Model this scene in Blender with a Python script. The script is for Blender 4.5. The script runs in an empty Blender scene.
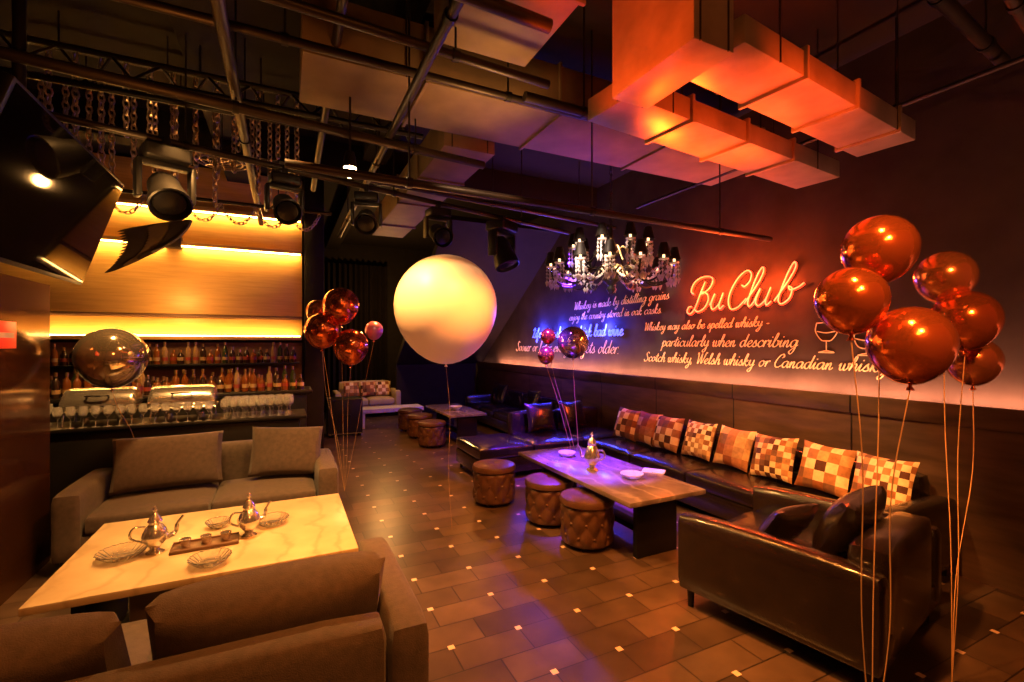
import bpy, bmesh, math, random
from mathutils import Vector, Matrix, Euler
random.seed(7)
S=bpy.context.scene; COL=S.collection
PI=math.pi
H=1.7; FPX=470.0; HY=344.0; YAW=math.radians(25.8)
SN,CS=math.sin(YAW),math.cos(YAW)
def at_d(px,py,d):
    u=(px-512)/FPX
    return Vector((d*(SN+CS*u), d*(CS-SN*u), H-(py-HY)*d/FPX))
def at(px,py,z=0.0):
    return at_d(px,py,(H-z)*FPX/(py-HY))
# ---------------------------------------------------------------- materials
def nodes_of(name):
    m=bpy.data.materials.new(name); m.use_nodes=True
    nt=m.node_tree; b=nt.nodes['Principled BSDF']
    return m,nt,b
def mat(name,c,rough=.5,metal=0,c2=None,scale=6,bump=0,bscale=60,coat=0,em=None,es=0,trans=0,sheen=0,stretch=None,spec=None):
    m,nt,b=nodes_of(name)
    L=nt.links
    tc=nt.nodes.new('ShaderNodeTexCoord')
    n=nt.nodes.new('ShaderNodeTexNoise'); n.inputs['Scale'].default_value=scale; n.inputs['Detail'].default_value=5
    src=tc.outputs['Object']
    if stretch:
        mp=nt.nodes.new('ShaderNodeMapping'); mp.inputs['Scale'].default_value=stretch
        L.new(src,mp.inputs['Vector']); src=mp.outputs['Vector']
    L.new(src,n.inputs['Vector'])
    r=nt.nodes.new('ShaderNodeValToRGB')
    if c2 is None: c2=tuple(x*.75 for x in c)
    r.color_ramp.elements[0].color=(*c2,1); r.color_ramp.elements[0].position=.3
    r.color_ramp.elements[1].color=(*c,1); r.color_ramp.elements[1].position=.7
    L.new(n.outputs['Fac'],r.inputs['Fac']); L.new(r.outputs['Color'],b.inputs['Base Color'])
    b.inputs['Roughness'].default_value=rough; b.inputs['Metallic'].default_value=metal
    if spec is not None: b.inputs['Specular IOR Level'].default_value=spec
    if coat: b.inputs['Coat Weight'].default_value=coat; b.inputs['Coat Roughness'].default_value=.12
    if trans: b.inputs['Transmission Weight'].default_value=trans; b.inputs['IOR'].default_value=1.45
    if sheen: b.inputs['Sheen Weight'].default_value=sheen
    if em: b.inputs['Emission Color'].default_value=(*em,1); b.inputs['Emission Strength'].default_value=es
    if bump:
        n2=nt.nodes.new('ShaderNodeTexNoise'); n2.inputs['Scale'].default_value=bscale; n2.inputs['Detail'].default_value=3
        L.new(src,n2.inputs['Vector'])
        bp=nt.nodes.new('ShaderNodeBump'); bp.inputs['Strength'].default_value=bump; bp.inputs['Distance'].default_value=.01
        L.new(n2.outputs['Fac'],bp.inputs['Height']); L.new(bp.outputs['Normal'],b.inputs['Normal'])
    return m
def math_node(nt,op,a,b=None):
    n=nt.nodes.new('ShaderNodeMath'); n.operation=op
    for i,v in enumerate((a,b)):
        if v is None: continue
        if hasattr(v,'links'): nt.links.new(v,n.inputs[i])
        else: n.inputs[i].default_value=v
    return n.outputs[0]
def floor_mat():
    m,nt,b=nodes_of('slate_tile_floor'); L=nt.links
    tc=nt.nodes.new('ShaderNodeTexCoord')
    br=nt.nodes.new('ShaderNodeTexBrick')
    br.inputs['Scale'].default_value=1; br.inputs['Brick Width'].default_value=.42; br.inputs['Row Height'].default_value=.21
    br.inputs['Mortar Size'].default_value=.004; br.inputs['Color1'].default_value=(.16,.10,.063,1); br.inputs['Color2'].default_value=(.07,.044,.030,1)
    br.inputs['Mortar'].default_value=(.025,.017,.012,1); br.inputs['Bias'].default_value=0
    L.new(tc.outputs['Object'],br.inputs['Vector'])
    n=nt.nodes.new('ShaderNodeTexNoise'); n.inputs['Scale'].default_value=5; n.inputs['Detail'].default_value=6
    L.new(tc.outputs['Object'],n.inputs['Vector'])
    mx=nt.nodes.new('ShaderNodeMix'); mx.data_type='RGBA'; mx.blend_type='MULTIPLY'; mx.inputs['Factor'].default_value=.75
    L.new(br.outputs['Color'],mx.inputs['A']); L.new(n.outputs['Fac'],mx.inputs['B'])
    sp=nt.nodes.new('ShaderNodeSeparateXYZ'); L.new(tc.outputs['Object'],sp.inputs[0])
    def cell(o,off):
        f=math_node(nt,'FRACT',math_node(nt,'ADD',math_node(nt,'DIVIDE',o,.42),off))
        return math_node(nt,'LESS_THAN',math_node(nt,'ABSOLUTE',math_node(nt,'SUBTRACT',f,.5)),.043)
    ins=math_node(nt,'MULTIPLY',cell(sp.outputs[0],.5),cell(sp.outputs[1],.5))
    mx2=nt.nodes.new('ShaderNodeMix'); mx2.data_type='RGBA'
    L.new(ins,mx2.inputs['Factor']); L.new(mx.outputs['Result'],mx2.inputs['A']); mx2.inputs['B'].default_value=(.7,.5,.38,1)
    L.new(mx2.outputs['Result'],b.inputs['Base Color'])
    b.inputs['Roughness'].default_value=.31
    bp=nt.nodes.new('ShaderNodeBump'); bp.inputs['Strength'].default_value=.15; bp.inputs['Distance'].default_value=.01
    L.new(br.outputs['Fac'],bp.inputs['Height']); bp.invert=True
    L.new(bp.outputs['Normal'],b.inputs['Normal'])
    return m
def patch_mat(name,k,cols,dark):
    m,nt,b=nodes_of(name); L=nt.links
    tc=nt.nodes.new('ShaderNodeTexCoord'); oi=nt.nodes.new('ShaderNodeObjectInfo')
    mp=nt.nodes.new('ShaderNodeVectorMath'); mp.operation='MULTIPLY'; mp.inputs[1].default_value=(k,0,k)
    L.new(tc.outputs['Object'],mp.inputs[0])
    ad=nt.nodes.new('ShaderNodeVectorMath'); ad.operation='ADD'; ad.inputs[1].default_value=(.5,.5,.02)
    L.new(mp.outputs[0],ad.inputs[0])
    fl=nt.nodes.new('ShaderNodeVectorMath'); fl.operation='FLOOR'; L.new(ad.outputs[0],fl.inputs[0])
    wn=nt.nodes.new('ShaderNodeTexWhiteNoise'); wn.noise_dimensions='4D'
    L.new(fl.outputs[0],wn.inputs['Vector']); L.new(oi.outputs['Random'],wn.inputs['W'])
    r=nt.nodes.new('ShaderNodeValToRGB'); r.color_ramp.interpolation='CONSTANT'
    el=r.color_ramp.elements
    el[0].color=(*cols[0],1); el[0].position=0
    el[1].color=(*cols[1],1); el[1].position=1/len(cols)
    for i in range(2,len(cols)):
        e=el.new(i/len(cols)); e.color=(*cols[i],1)
    L.new(wn.outputs['Value'],r.inputs['Fac'])
    # cow-hide mottling within each square
    n=nt.nodes.new('ShaderNodeTexNoise'); n.inputs['Scale'].default_value=24; n.inputs['Detail'].default_value=3
    L.new(tc.outputs['Object'],n.inputs['Vector'])
    ck=nt.nodes.new('ShaderNodeTexChecker'); ck.inputs['Scale'].default_value=1
    L.new(ad.outputs[0],ck.inputs['Vector']); ck.inputs['Color1'].default_value=(1,1,1,1); ck.inputs['Color2'].default_value=(*dark,1)
    mx=nt.nodes.new('ShaderNodeMix'); mx.data_type='RGBA'; mx.blend_type='MULTIPLY'; mx.inputs['Factor'].default_value=1
    L.new(r.outputs['Color'],mx.inputs['A']); L.new(ck.outputs['Color'],mx.inputs['B'])
    mx3=nt.nodes.new('ShaderNodeMix'); mx3.data_type='RGBA'; mx3.blend_type='OVERLAY'; mx3.inputs['Factor'].default_value=.6
    L.new(mx.outputs['Result'],mx3.inputs['A']); L.new(n.outputs['Fac'],mx3.inputs['B'])
    L.new(mx3.outputs['Result'],b.inputs['Base Color']); b.inputs['Roughness'].default_value=.8
    return m
def panel_mat(name,c,c2,pitch,rough):
    m=mat(name,c,rough,c2=c2,scale=2.5,stretch=(1,1,6)); nt=m.node_tree; L=nt.links
    b=nt.nodes['Principled BSDF']; col=b.inputs['Base Color'].links[0].from_socket
    tc=nt.nodes['Texture Coordinate']; sp=nt.nodes.new('ShaderNodeSeparateXYZ'); L.new(tc.outputs['Object'],sp.inputs[0])
    f=math_node(nt,'FRACT',math_node(nt,'DIVIDE',sp.outputs[1],pitch))
    g=math_node(nt,'LESS_THAN',f,.012)
    mx=nt.nodes.new('ShaderNodeMix'); mx.data_type='RGBA'; L.new(g,mx.inputs['Factor']); L.new(col,mx.inputs['A']); mx.inputs['B'].default_value=(.004,.003,.003,1)
    L.new(mx.outputs['Result'],b.inputs['Base Color'])
    return m
M={}
M['floor']=floor_mat()
M['wall_dark']=mat('dark_slate_wall',(.068,.054,.047),.85,c2=(.043,.034,.03),scale=3,bump=.15,bscale=25,spec=.15)
M['wall_black']=mat('black_paint',(.014,.011,.009),.8,spec=.2)
M['wall_brown']=mat('brown_wall_paint',(.16,.08,.04),.6)
M['ceil']=mat('black_ceiling',(.012,.009,.007),.8,spec=.2)
M['wains']=panel_mat('brown_wall_panel',(.13,.072,.042),(.06,.034,.02),1.2,.4)
M['partition']=mat('smoked_brown_glass_panel',(.12,.052,.017),.1,.6,c2=(.085,.035,.012),scale=2)
M['gold']=mat('gold_wood_cladding',(.74,.46,.14),.45,.05,c2=(.62,.36,.10),scale=3,stretch=(1,1,14))
M['fabric']=mat('brown_grey_fabric',(.085,.058,.044),.9,c2=(.058,.041,.031),scale=30,bump=.35,bscale=220,sheen=.12)
M['fabric2']=mat('brown_grey_cushion_fabric',(.10,.068,.051),.92,c2=(.07,.048,.037),scale=28,bump=.35,bscale=220,sheen=.12)
M['leather']=mat('black_leather',(.015,.009,.007),.24,c2=(.009,.006,.005),scale=10,bump=.22,bscale=110,coat=.7)
M['leather_brown']=mat('dark_brown_leather',(.115,.052,.028),.38,c2=(.07,.032,.017),scale=12,bump=.2,bscale=110,coat=.2)
M['beige']=mat('beige_fabric',(.5,.4,.25),.9,c2=(.42,.33,.2))
def marble_mat(name,c,c2,vein,rough):
    m=mat(name,c,rough,c2=c2,scale=4); nt=m.node_tree; L=nt.links; b=nt.nodes['Principled BSDF']
    col=b.inputs['Base Color'].links[0].from_socket
    tc=nt.nodes['Texture Coordinate']
    w=nt.nodes.new('ShaderNodeTexWave'); w.inputs['Scale'].default_value=1.6; w.inputs['Distortion'].default_value=9; w.inputs['Detail'].default_value=4; w.inputs['Detail Scale'].default_value=1.6
    L.new(tc.outputs['Object'],w.inputs['Vector'])
    p=math_node(nt,'POWER',w.outputs['Fac'],9)
    mx=nt.nodes.new('ShaderNodeMix'); mx.data_type='RGBA'
    L.new(math_node(nt,'MULTIPLY',p,.5),mx.inputs['Factor']); L.new(col,mx.inputs['A']); mx.inputs['B'].default_value=(*vein,1)
    L.new(mx.outputs['Result'],b.inputs['Base Color']); return m
M['marble']=marble_mat('beige_marble',(.58,.45,.26),(.44,.33,.18),(.32,.22,.11),.3)
M['marble_dark']=marble_mat('brown_marble',(.20,.155,.15),(.10,.075,.072),(.30,.24,.22),.2)
M['base_light']=mat('table_base_beige',(.3,.22,.15),.5)
M['black_metal']=mat('black_metal',(.012,.010,.009),.45,.4)
M['black_plastic']=mat('black_plastic',(.009,.008,.0075),.42,spec=.35)
M['pipe']=mat('dark_steel_pipe',(.04,.03,.024),.45,.6)
M['duct']=mat('galvanised_duct',(.32,.24,.19),.42,.3,c2=(.18,.135,.11),scale=4,bump=.1,bscale=8)
M['duct_beige']=mat('beige_duct',(.20,.135,.08),.7,c2=(.115,.077,.047),scale=3)
M['silver']=mat('polished_silver',(.88,.84,.78),.2,.9)
M['chrome_chain']=mat('chain_steel',(.55,.42,.3),.35,.7)
M['crystal']=mat('crystal_glass',(.95,.93,.9),.05,trans=.5)
M['dish']=mat('cut_glass_dish',(.97,.94,.88),.03,trans=.93)
M['glass']=mat('clear_glass',(.95,.95,.95),.04,trans=.8)
M['wood']=mat('tray_wood',(.16,.08,.04),.4,c2=(.1,.05,.025),stretch=(1,10,1))
M['white']=mat('white_laminate',(.8,.76,.68),.45)
M['cream']=mat('cream_porcelain',(.8,.74,.64),.3)
M['copper']=mat('copper_chrome_latex',(.80,.20,.065),.15,.88,c2=(.76,.18,.058))
M['copper2']=mat('rose_copper_chrome_latex',(.85,.28,.13),.17,.85)
M['peach']=mat('peach_latex_added_glow',(.92,.70,.50),.45,c2=(.9,.66,.46),em=(1,.58,.32),es=.06)  # faint emission added to make the balloon look lit; latex itself gives no light
M['pink']=mat('pink_violet_latex',(.6,.25,.4),.3,.5)
M['mirror_dark']=mat('silver_chrome_foil',(.80,.68,.52),.09,.9)
M['string']=mat('balloon_ribbon',(.7,.42,.2),.5)
M['screen']=mat('tv_screen',(.003,.0025,.002),.04,spec=.10)
M['neon_red']=mat('neon_warm_tube',(1,.5,.3),.3,em=(1,.27,.11),es=1.7)
M['neon_back']=mat('neon_red_tube',(1,.06,.015),.3,em=(1,.05,.01),es=2.0)
M['neon_blue']=mat('neon_blue_tube',(.2,.3,1),.3,em=(.05,.08,1),es=3)
M['led_peach']=mat('peach_led',(1,.6,.4),.4,em=(1,.40,.26),es=6)
M['led_gold']=mat('gold_led',(1,.6,.2),.4,em=(1,.52,.12),es=75)
M['bulb']=mat('warm_bulb',(1,.7,.4),.4,em=(1,.62,.28),es=60)
M['bulb_dim']=mat('dim_bulb',(1,.7,.4),.4,em=(1,.6,.3),es=3)
M['lens']=mat('dark_lens',(.008,.008,.01),.25,spec=.2)
M['paint_added_glow']=mat('gold_cream_paint_added_glow',(.80,.58,.30),.7,em=(1,.56,.22),es=.09)  # slight emission added so the lettering reads bright; plain paint does not glow
M['curtain']=mat('black_curtain',(.012,.009,.008),.95,spec=.1)
M['wing']=mat('dark_bronze_wing',(.04,.024,.011),.6,.2)
M['wing_light']=mat('bronze_covert_feathers',(.15,.09,.04),.6,.2)
M['red_sign']=mat('red_sign',(.7,.03,.01),.4,em=(1,.05,.01),es=.5)
M['b_amber']=mat('amber_bottle_glass',(.28,.085,.014),.08,trans=.3)
M['b_green']=mat('green_bottle_glass',(.05,.07,.018),.08,trans=.3)
M['b_dark']=mat('dark_bottle_glass',(.03,.015,.009),.08)
M['b_clear']=mat('clear_bottle_glass',(.7,.46,.22),.08,trans=.6)
M['label_cream']=mat('bottle_label_cream',(.46,.31,.13),.6)
M['label_red']=mat('bottle_label_red',(.30,.04,.018),.6)
M['cap']=mat('bottle_cap_gold',(.45,.28,.10),.3,.8)
CR,TA,BRN,RED=(.84,.62,.36),(.60,.33,.14),(.17,.075,.036),(.42,.15,.06)
M['patch']=patch_mat('patchwork_fabric',11.6,[CR,BRN,CR,TA],(.45,.26,.16))
M['patch_fine']=patch_mat('fine_patchwork_fabric',19,[CR,TA,CR,BRN,CR],(.50,.31,.2))
M['patch_big']=patch_mat('coarse_patchwork_fabric',9.3,[RED,CR,BRN,TA],(.55,.37,.28))
# ---------------------------------------------------------------- mesh helpers
def join(bm,t):
    me=bpy.data.meshes.new('tmp'); t.to_mesh(me); t.free(); bm.from_mesh(me); bpy.data.meshes.remove(me)
def B(): return bmesh.new()
def box(bm,c,s,bev=0,seg=2,rot=(0,0,0)):
    t=bmesh.new(); bmesh.ops.create_cube(t,size=1)
    for v in t.verts: v.co=Vector((v.co.x*s[0],v.co.y*s[1],v.co.z*s[2]))
    if bev: bmesh.ops.bevel(t,geom=t.edges[:],offset=min(bev,.49*min(s)),segments=seg,profile=.5,affect='EDGES')
    t.transform(Matrix.Translation(c)@Euler(rot).to_matrix().to_4x4()); join(bm,t); return bm
def bx(x0,x1,y0,y1,z0,z1,bev=0,bm=None):
    return box(bm or B(),((x0+x1)/2,(y0+y1)/2,(z0+z1)/2),(x1-x0,y1-y0,z1-z0),bev)
def cush(bm,c,s,r=.05,bulge=.03,rot=(0,0,0),n=7):
    t=bmesh.new(); bmesh.ops.create_cube(t,size=1)
    bmesh.ops.subdivide_edges(t,edges=t.edges[:],cuts=n,use_grid_fill=True)
    h=Vector(s)/2; r=min(r,min(h)*.95)
    for v in t.verts:
        q=v.co*2
        p=Vector((q.x*h.x,q.y*h.y,q.z*h.z))
        inn=Vector([max(-(h[i]-r),min(h[i]-r,p[i])) for i in range(3)])
        dd=p-inn
        if dd.length>1e-6: p=inn+dd.normalized()*r
        k=(1-q.x**2)*(1-q.y**2)
        p.z+=bulge*k*(1 if q.z>0 else 0)*abs(q.z)
        v.co=p
    t.transform(Matrix.Translation(c)@Euler(rot).to_matrix().to_4x4()); join(bm,t); return bm
def pillow(w,h,t,n=14,pinch=.09,ex=.42):
    bm=B(); V={}
    for sd in (-1,1):
        for i in range(n+1):
            for j in range(n+1):
                a=-1+2*i/n; c=-1+2*j/n
                u=math.sin(a*PI/2)*.5+a*.5; v=math.sin(c*PI/2)*.5+c*.5
                if sd==1 and (i in (0,n) or j in (0,n)): V[sd,i,j]=V[-1,i,j]; continue
                th=t/2*((1-u*u)*(1-v*v))**ex
                V[sd,i,j]=bm.verts.new((w/2*u*(1-pinch*(1-v*v)), sd*th, h/2+h/2*v*(1-pinch*(1-u*u))))
    for sd in (-1,1):
        for i in range(n):
            for j in range(n):
                f=[V[sd,i,j],V[sd,i+1,j],V[sd,i+1,j+1],V[sd,i,j+1]]
                if sd==1: f.reverse()
                bm.faces.new(f)
    return bm
def lathe(bm,prof,seg=24,c=(0,0,0),mod=None,axis=None):
    c=Vector(c); rings=[]
    Q=axis.to_track_quat('Z','Y') if axis is not None else None
    for (r,z) in prof:
        if r<1e-5:
            p=Vector((0,0,z)); p=Q@p if Q else p
            rings.append([bm.verts.new(c+p)]); continue
        ring=[]
        for k in range(seg):
            a=2*PI*k/seg; rr=r*(mod(a,z) if mod else 1)
            p=Vector((rr*math.cos(a),rr*math.sin(a),z)); p=Q@p if Q else p
            ring.append(bm.verts.new(c+p))
        rings.append(ring)
    for a,b in zip(rings,rings[1:]):
        for k in range(seg):
            k2=(k+1)%seg
            if len(a)==1 and len(b)==1: break
            if len(a)==1: bm.faces.new([a[0],b[k2],b[k]])
            elif len(b)==1: bm.faces.new([a[k],a[k2],b[0]])
            else: bm.faces.new([a[k],a[k2],b[k2],b[k]])
    return bm
def tube(bm,pts,r,seg=6,closed=False):
    P=[Vector(p) for p in pts]; n=len(P)
    if n<2: return bm
    rs=r if isinstance(r,(list,tuple)) else [r]*n
    T=[]
    for i in range(n):
        a=P[(i-1)%n] if (closed or i>0) else P[i]; b=P[(i+1)%n] if (closed or i<n-1) else P[i]
        t=(b-a); T.append(t.normalized() if t.length>1e-9 else Vector((0,0,1)))
    nr=T[0].orthogonal().normalized(); rings=[]
    for i in range(n):
        nr=nr-T[i]*nr.dot(T[i]); nr=nr.normalized() if nr.length>1e-6 else T[i].orthogonal().normalized()
        bn=T[i].cross(nr)
        rings.append([bm.verts.new(P[i]+rs[i]*(math.cos(2*PI*k/seg)*nr+math.sin(2*PI*k/seg)*bn)) for k in range(seg)])
    m=n if closed else n-1
    for i in range(m):
        a,b=rings[i],rings[(i+1)%n]
        for k in range(seg):
            bm.faces.new([a[k],a[(k+1)%seg],b[(k+1)%seg],b[k]])
    if not closed:
        bm.faces.new(rings[0][::-1]); bm.faces.new(rings[-1])
    return bm
def crs(pts,n=4):
    P=[Vector(p) for p in pts]
    if len(P)<3: return P
    Q=[P[0]*2-P[1]]+P+[P[-1]*2-P[-2]]; out=[]
    for i in range(1,len(Q)-2):
        p0,p1,p2,p3=Q[i-1:i+3]
        for k in range(n):
            t=k/n
            out.append(.5*((2*p1)+(p2-p0)*t+(2*p0-5*p1+4*p2-p3)*t*t+(3*p1-p0-3*p2+p3)*t**3))
    out.append(P[-1]); return out
def sph(bm,c,r,seg=16,sc=(1,1,1)):
    t=bmesh.new(); bmesh.ops.create_uvsphere(t,u_segments=seg,v_segments=max(6,seg//2),radius=r)
    t.transform(Matrix.Translation(c)@Matrix.Diagonal((*sc,1))); join(bm,t); return bm
def O(name,bm,m,parent=None,loc=(0,0,0),rot=(0,0,0),label=None,angle=42):
    bmesh.ops.recalc_face_normals(bm,faces=bm.faces[:])
    me=bpy.data.meshes.new(name); bm.to_mesh(me); bm.free()
    me.materials.append(M[m] if isinstance(m,str) else m)
    for p in me.polygons: p.use_smooth=True
    me.set_sharp_from_angle(angle=math.radians(angle))
    o=bpy.data.objects.new(name,me); COL.objects.link(o)
    o.location=loc; o.rotation_euler=rot
    if parent: o.parent=parent
    if label: o['label']=label
    return o
def E(name,label,cat,loc=(0,0,0),rz=0,group=None):
    o=bpy.data.objects.new(name,None); COL.objects.link(o); o.location=loc; o.rotation_euler=(0,0,rz)
    o.empty_display_size=.1
    return T(o,label,cat,group)
def T(o,label,cat,group=None):
    o['label']=label; o['category']=cat
    if group: o['group']=group
    return o
def ST(name,bm,m,parent=None):
    o=O(name,bm,m,parent); o['kind']='structure'; return o
def dup(o,loc=None,rot=None,label=None,group=None,parent=None):
    c=o.copy(); COL.objects.link(c)
    if parent: c.parent=parent
    if loc is not None: c.location=loc
    if rot is not None: c.rotation_euler=rot
    if label: c['label']=label
    if group: c['group']=group
    for ch in list(o.children): dup(ch,parent=c)
    return c
# ---------------------------------------------------------------- room shell
XW=4.6
ST('floor',bx(-3.2,4.7,-1.4,12.7,-.1,0),'floor')
ST('ceiling',bx(-3.2,4.7,-1.4,12.7,4.25,4.35),'ceil')
ST('wall_right',bx(XW,4.7,-1.4,12.6,0,4.25),'wall_dark')
ST('wall_back',bx(-3.2,4.6,12.6,12.7,0,4.25),'wall_black')
ST('wall_front',bx(-3.2,4.6,-1.4,-1.3,0,4.25),'wall_brown')
ST('wall_left',bx(-1.75,-1.66,-1.3,4.9,0,2.16),'partition')
ST('wall_outer_left',bx(-3.3,-3.2,-1.4,12.7,0,4.25),'wall_black')
ST('wall_bar',bx(-3.2,.25,8.0,8.15,0,4.25),'wall_black')
tr=bx(4.46,4.6,-1.3,11.24,0,1.22,.004); bx(4.44,4.462,-1.3,11.24,1.1,1.256,.003,tr)
ST('trim_1',tr,'wains')
bm=B()
vs=[bm.verts.new(p) for p in ((2.4,11.3,1.2),(4.59,11.3,1.2),(4.59,7.4,3.75),(2.4,7.4,3.75),(2.4,11.4,1.3),(4.59,11.4,1.3),(4.59,7.5,3.85),(2.4,7.5,3.85))]
for f in ((0,1,2,3),(7,6,5,4),(0,4,5,1),(1,5,6,2),(2,6,7,3),(3,7,4,0)): bm.faces.new([vs[i] for i in f])
ST('ceiling_slope',bm,'wall_black')
ST('trim_2',bx(2.4,4.43,11.3,11.4,0,1.2),'wall_black')
ST('column_1',bx(.27,.55,7.85,8.2,0,4.25,.01),'wall_black')
# curtain
bm=B(); prev=None
for i in range(81):
    x=.6+ i*(1.78/80); y=12.35+.06*math.sin(i*1.1)
    a=bm.verts.new((x,y,.02)); b=bm.verts.new((x,y,3.7))
    if prev: bm.faces.new([prev[0],a,b,prev[1]])
    prev=(a,b)
T(O('curtain',bm,'curtain'),'black pleated curtain hanging on the far wall of the aisle','curtain')
# ceiling beams (dark)
for i,(a) in enumerate([(-3.2,4.59,-.2,.05,3.75,4.25),(-3.2,1.6,2.2,2.45,4.08,4.25),(-3.2,4.59,6.3,6.55,3.9,4.25),(.9,1.2,2.5,12.5,4.06,4.25),(-3.2,-2.9,-1,8,3.8,4.25),(-.75,-.45,-1,8,4.05,4.25)]):
    ST('trim_%d'%(i+3),bx(*a,.01),'ceil')
# ---------------------------------------------------------------- bar wall
def bar_led(z,y,label,up=False,dp=.12):
    t=E('led_ledge',label,'light strip',(-1.45,y,z))
    O('ledge',bx(-1.72,1.68,-dp,.1,0,.05,.005),'gold',t)
    O('led_strip',bx(-1.7,1.66,-dp+.045,-dp+.07,(.05 if up else -.012),(.062 if up else 0)),'led_gold',t)
    return t
for n,z0,z1,y in ((14,3.62,4.2,7.9),(12,3.12,3.55,7.9),(10,2.12,3.05,7.9),(11,1.83,2.07,7.94)):
    ST('trim_%d'%n,bx(-3.19,.24,y,7.995,z0,z1,.004),'gold')
ST('trim_21',bx(-3.19,.24,7.86,7.995,2.075,2.115,.003),'wall_brown')
bar_led(3.56,7.9,'upper gold light ledge across the bar wall above the wing emblem')
bar_led(3.06,7.9,'gold light ledge crossing the bar wall behind the wing emblem')
bar_led(1.76,7.9,'lowest gold light ledge on the bar wall, just over the bottle shelf',True)
ST('trim_20',bx(-3.19,.24,7.93,7.995,.9,1.72),'wall_brown')
# wing emblem: feathers sweeping left from a leading edge at the right
def feather(bm,p,ang,L,w):
    d=Vector((math.cos(ang),0,math.sin(ang))); n=Vector((-d.z,0,d.x))
    prof=[(0,.3),(.2,.8),(.5,1),(.8,.85),(.95,.4),(1,.02)]
    top=[p+d*(L*s)+n*(w/2*k) for s,k in prof]; bot=[p+d*(L*s)-n*(w/2*k) for s,k in prof][::-1]
    a=[bm.verts.new(v) for v in top+bot]; b=[bm.verts.new(v+Vector((0,.01,0))) for v in top+bot]
    bm.faces.new(a); bm.faces.new(b[::-1]); N=len(a)
    for i in range(N): bm.faces.new([a[i],a[(i+1)%N],b[(i+1)%N],b[i]])
t=E('wing_emblem','dark spread eagle wing emblem mounted on the gold bar wall','emblem',(-1.7,7.9,2.9))
SH=Matrix.Translation((1.7,-7.9,-2.9))
lead=crs([(-1.16,7.76,3.40),(-1.20,7.76,3.30),(-1.30,7.76,3.16),(-1.44,7.76,3.03),(-1.60,7.76,2.93)],4)
for nm,l0,w,dy,mm,dd in (('primary_feathers',.84,.060,0,'wing',0),('covert_feathers',.52,.056,-.014,'wing_light',.03),('small_coverts',.27,.052,-.028,'wing',.06)):
    bm=B()
    for i,p in enumerate(lead):
        s=i/(len(lead)-1)
        feather(bm,p+Vector((0,dy-.002*(i%2),0)),math.radians(196+16*s)+dd,l0*(1-.30*s),w)
    if nm=='small_coverts': tube(bm,[p+Vector((0,-.03,0)) for p in lead],.024,6)
    bm.transform(SH); O(nm,bm,mm,t)
O('mount',bx(.22,.42,-.14,0,.12,.28,.004),'wing',t)
# bottle shelf + back cabinet
T(O('bottle_shelf',bx(-3.1,.2,7.62,7.93,1.40,1.43,.004),'black_plastic'),'black wall shelf holding the back row of liquor bottles','shelf')
t=E('back_bar_cabinet','dark back bar cabinet under the bottle shelf','cabinet',(-1.45,7.7,0))
O('body',bx(-1.7,1.65,-.22,.22,0,.86,.005),'black_plastic',t); O('worktop',bx(-1.72,1.67,-.25,.225,.86,.9,.005),'black_metal',t)
# bar counter
t=E('bar_counter','black bar counter carrying the front row of liquor bottles','bar counter',(-1.3,6.78,0))
O('body',bx(-1.85,1.55,-.22,.22,0,1.07,.01),'black_plastic',t); O('counter_top',bx(-1.88,1.62,-.28,.28,1.07,1.12,.015),'black_metal',t)
t=E('buffet_counter','black buffet counter behind the fabric sofa with chafing dishes','counter',(-1.1,5.92,0))
O('body',bx(-1.35,1.25,-.24,.26,0,.88,.01),'black_plastic',t); O('counter_top',bx(-1.38,1.32,-.28,.29,.88,.92,.012),'black_metal',t)
# bottles
def bottle(kind,mt,lab,loc,label,group):
    t=E('liquor_bottle',label,'bottle',loc,0,group)
    pr={0:[(0,0),(.034,0),(.036,.01),(.036,.16),(.028,.185),(.013,.21),(.012,.26),(0,.26)],
        1:[(0,0),(.039,0),(.040,.01),(.039,.12),(.032,.15),(.015,.175),(.014,.215),(0,.215)],
        2:[(0,0),(.031,0),(.033,.01),(.033,.19),(.019,.225),(.0125,.24),(.012,.285),(0,.285)],
        3:[(0,0),(.040,0),(.041,.01),(.041,.095),(.036,.12),(.013,.145),(.013,.18),(0,.18)]}[kind]
    O('glass_body',lathe(B(),pr,12),mt,t)
    z=pr[-1][1]; r=pr[3][0]
    O('cap',lathe(B(),[(0,z-.03),(.015,z-.03),(.015,z+.012),(0,z+.012)],10),'cap',t)
    O('paper_label',lathe(B(),[(r+.001,.045),(r+.002,.045),(r+.002,.09),(r+.0005,.09)],12),lab,t)
    return t
LB='liquor bottle in the close rows on the black bar counter'; LS='liquor bottle in the row on the shelf below the gold light ledge'
protos=[]
specs=[(0,'b_amber','label_cream'),(1,'b_dark','label_red'),(2,'b_green','label_cream'),(0,'b_dark','label_cream'),(3,'b_amber','label_red'),(2,'b_clear','label_red'),(3,'b_dark','label_cream')]
for i,sp in enumerate(specs): protos.append(bottle(*sp,(-2.9+i*.088,6.62,1.12),LB,'liquor bottles on the bar counter'))
for i in range(7,36):
    dup(random.choice(protos),(-2.9+i*.088,6.62+random.uniform(-.015,.015),1.12))
for i in range(37):
    dup(random.choice(protos),(-3.02+i*.087,7.75+random.uniform(-.03,.03),1.43),label=LS,group='liquor bottles on the back shelf')
for i in range(26):
    dup(random.choice(protos),(-2.4+i*.1,6.84+random.uniform(-.02,.02),1.12))
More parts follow.
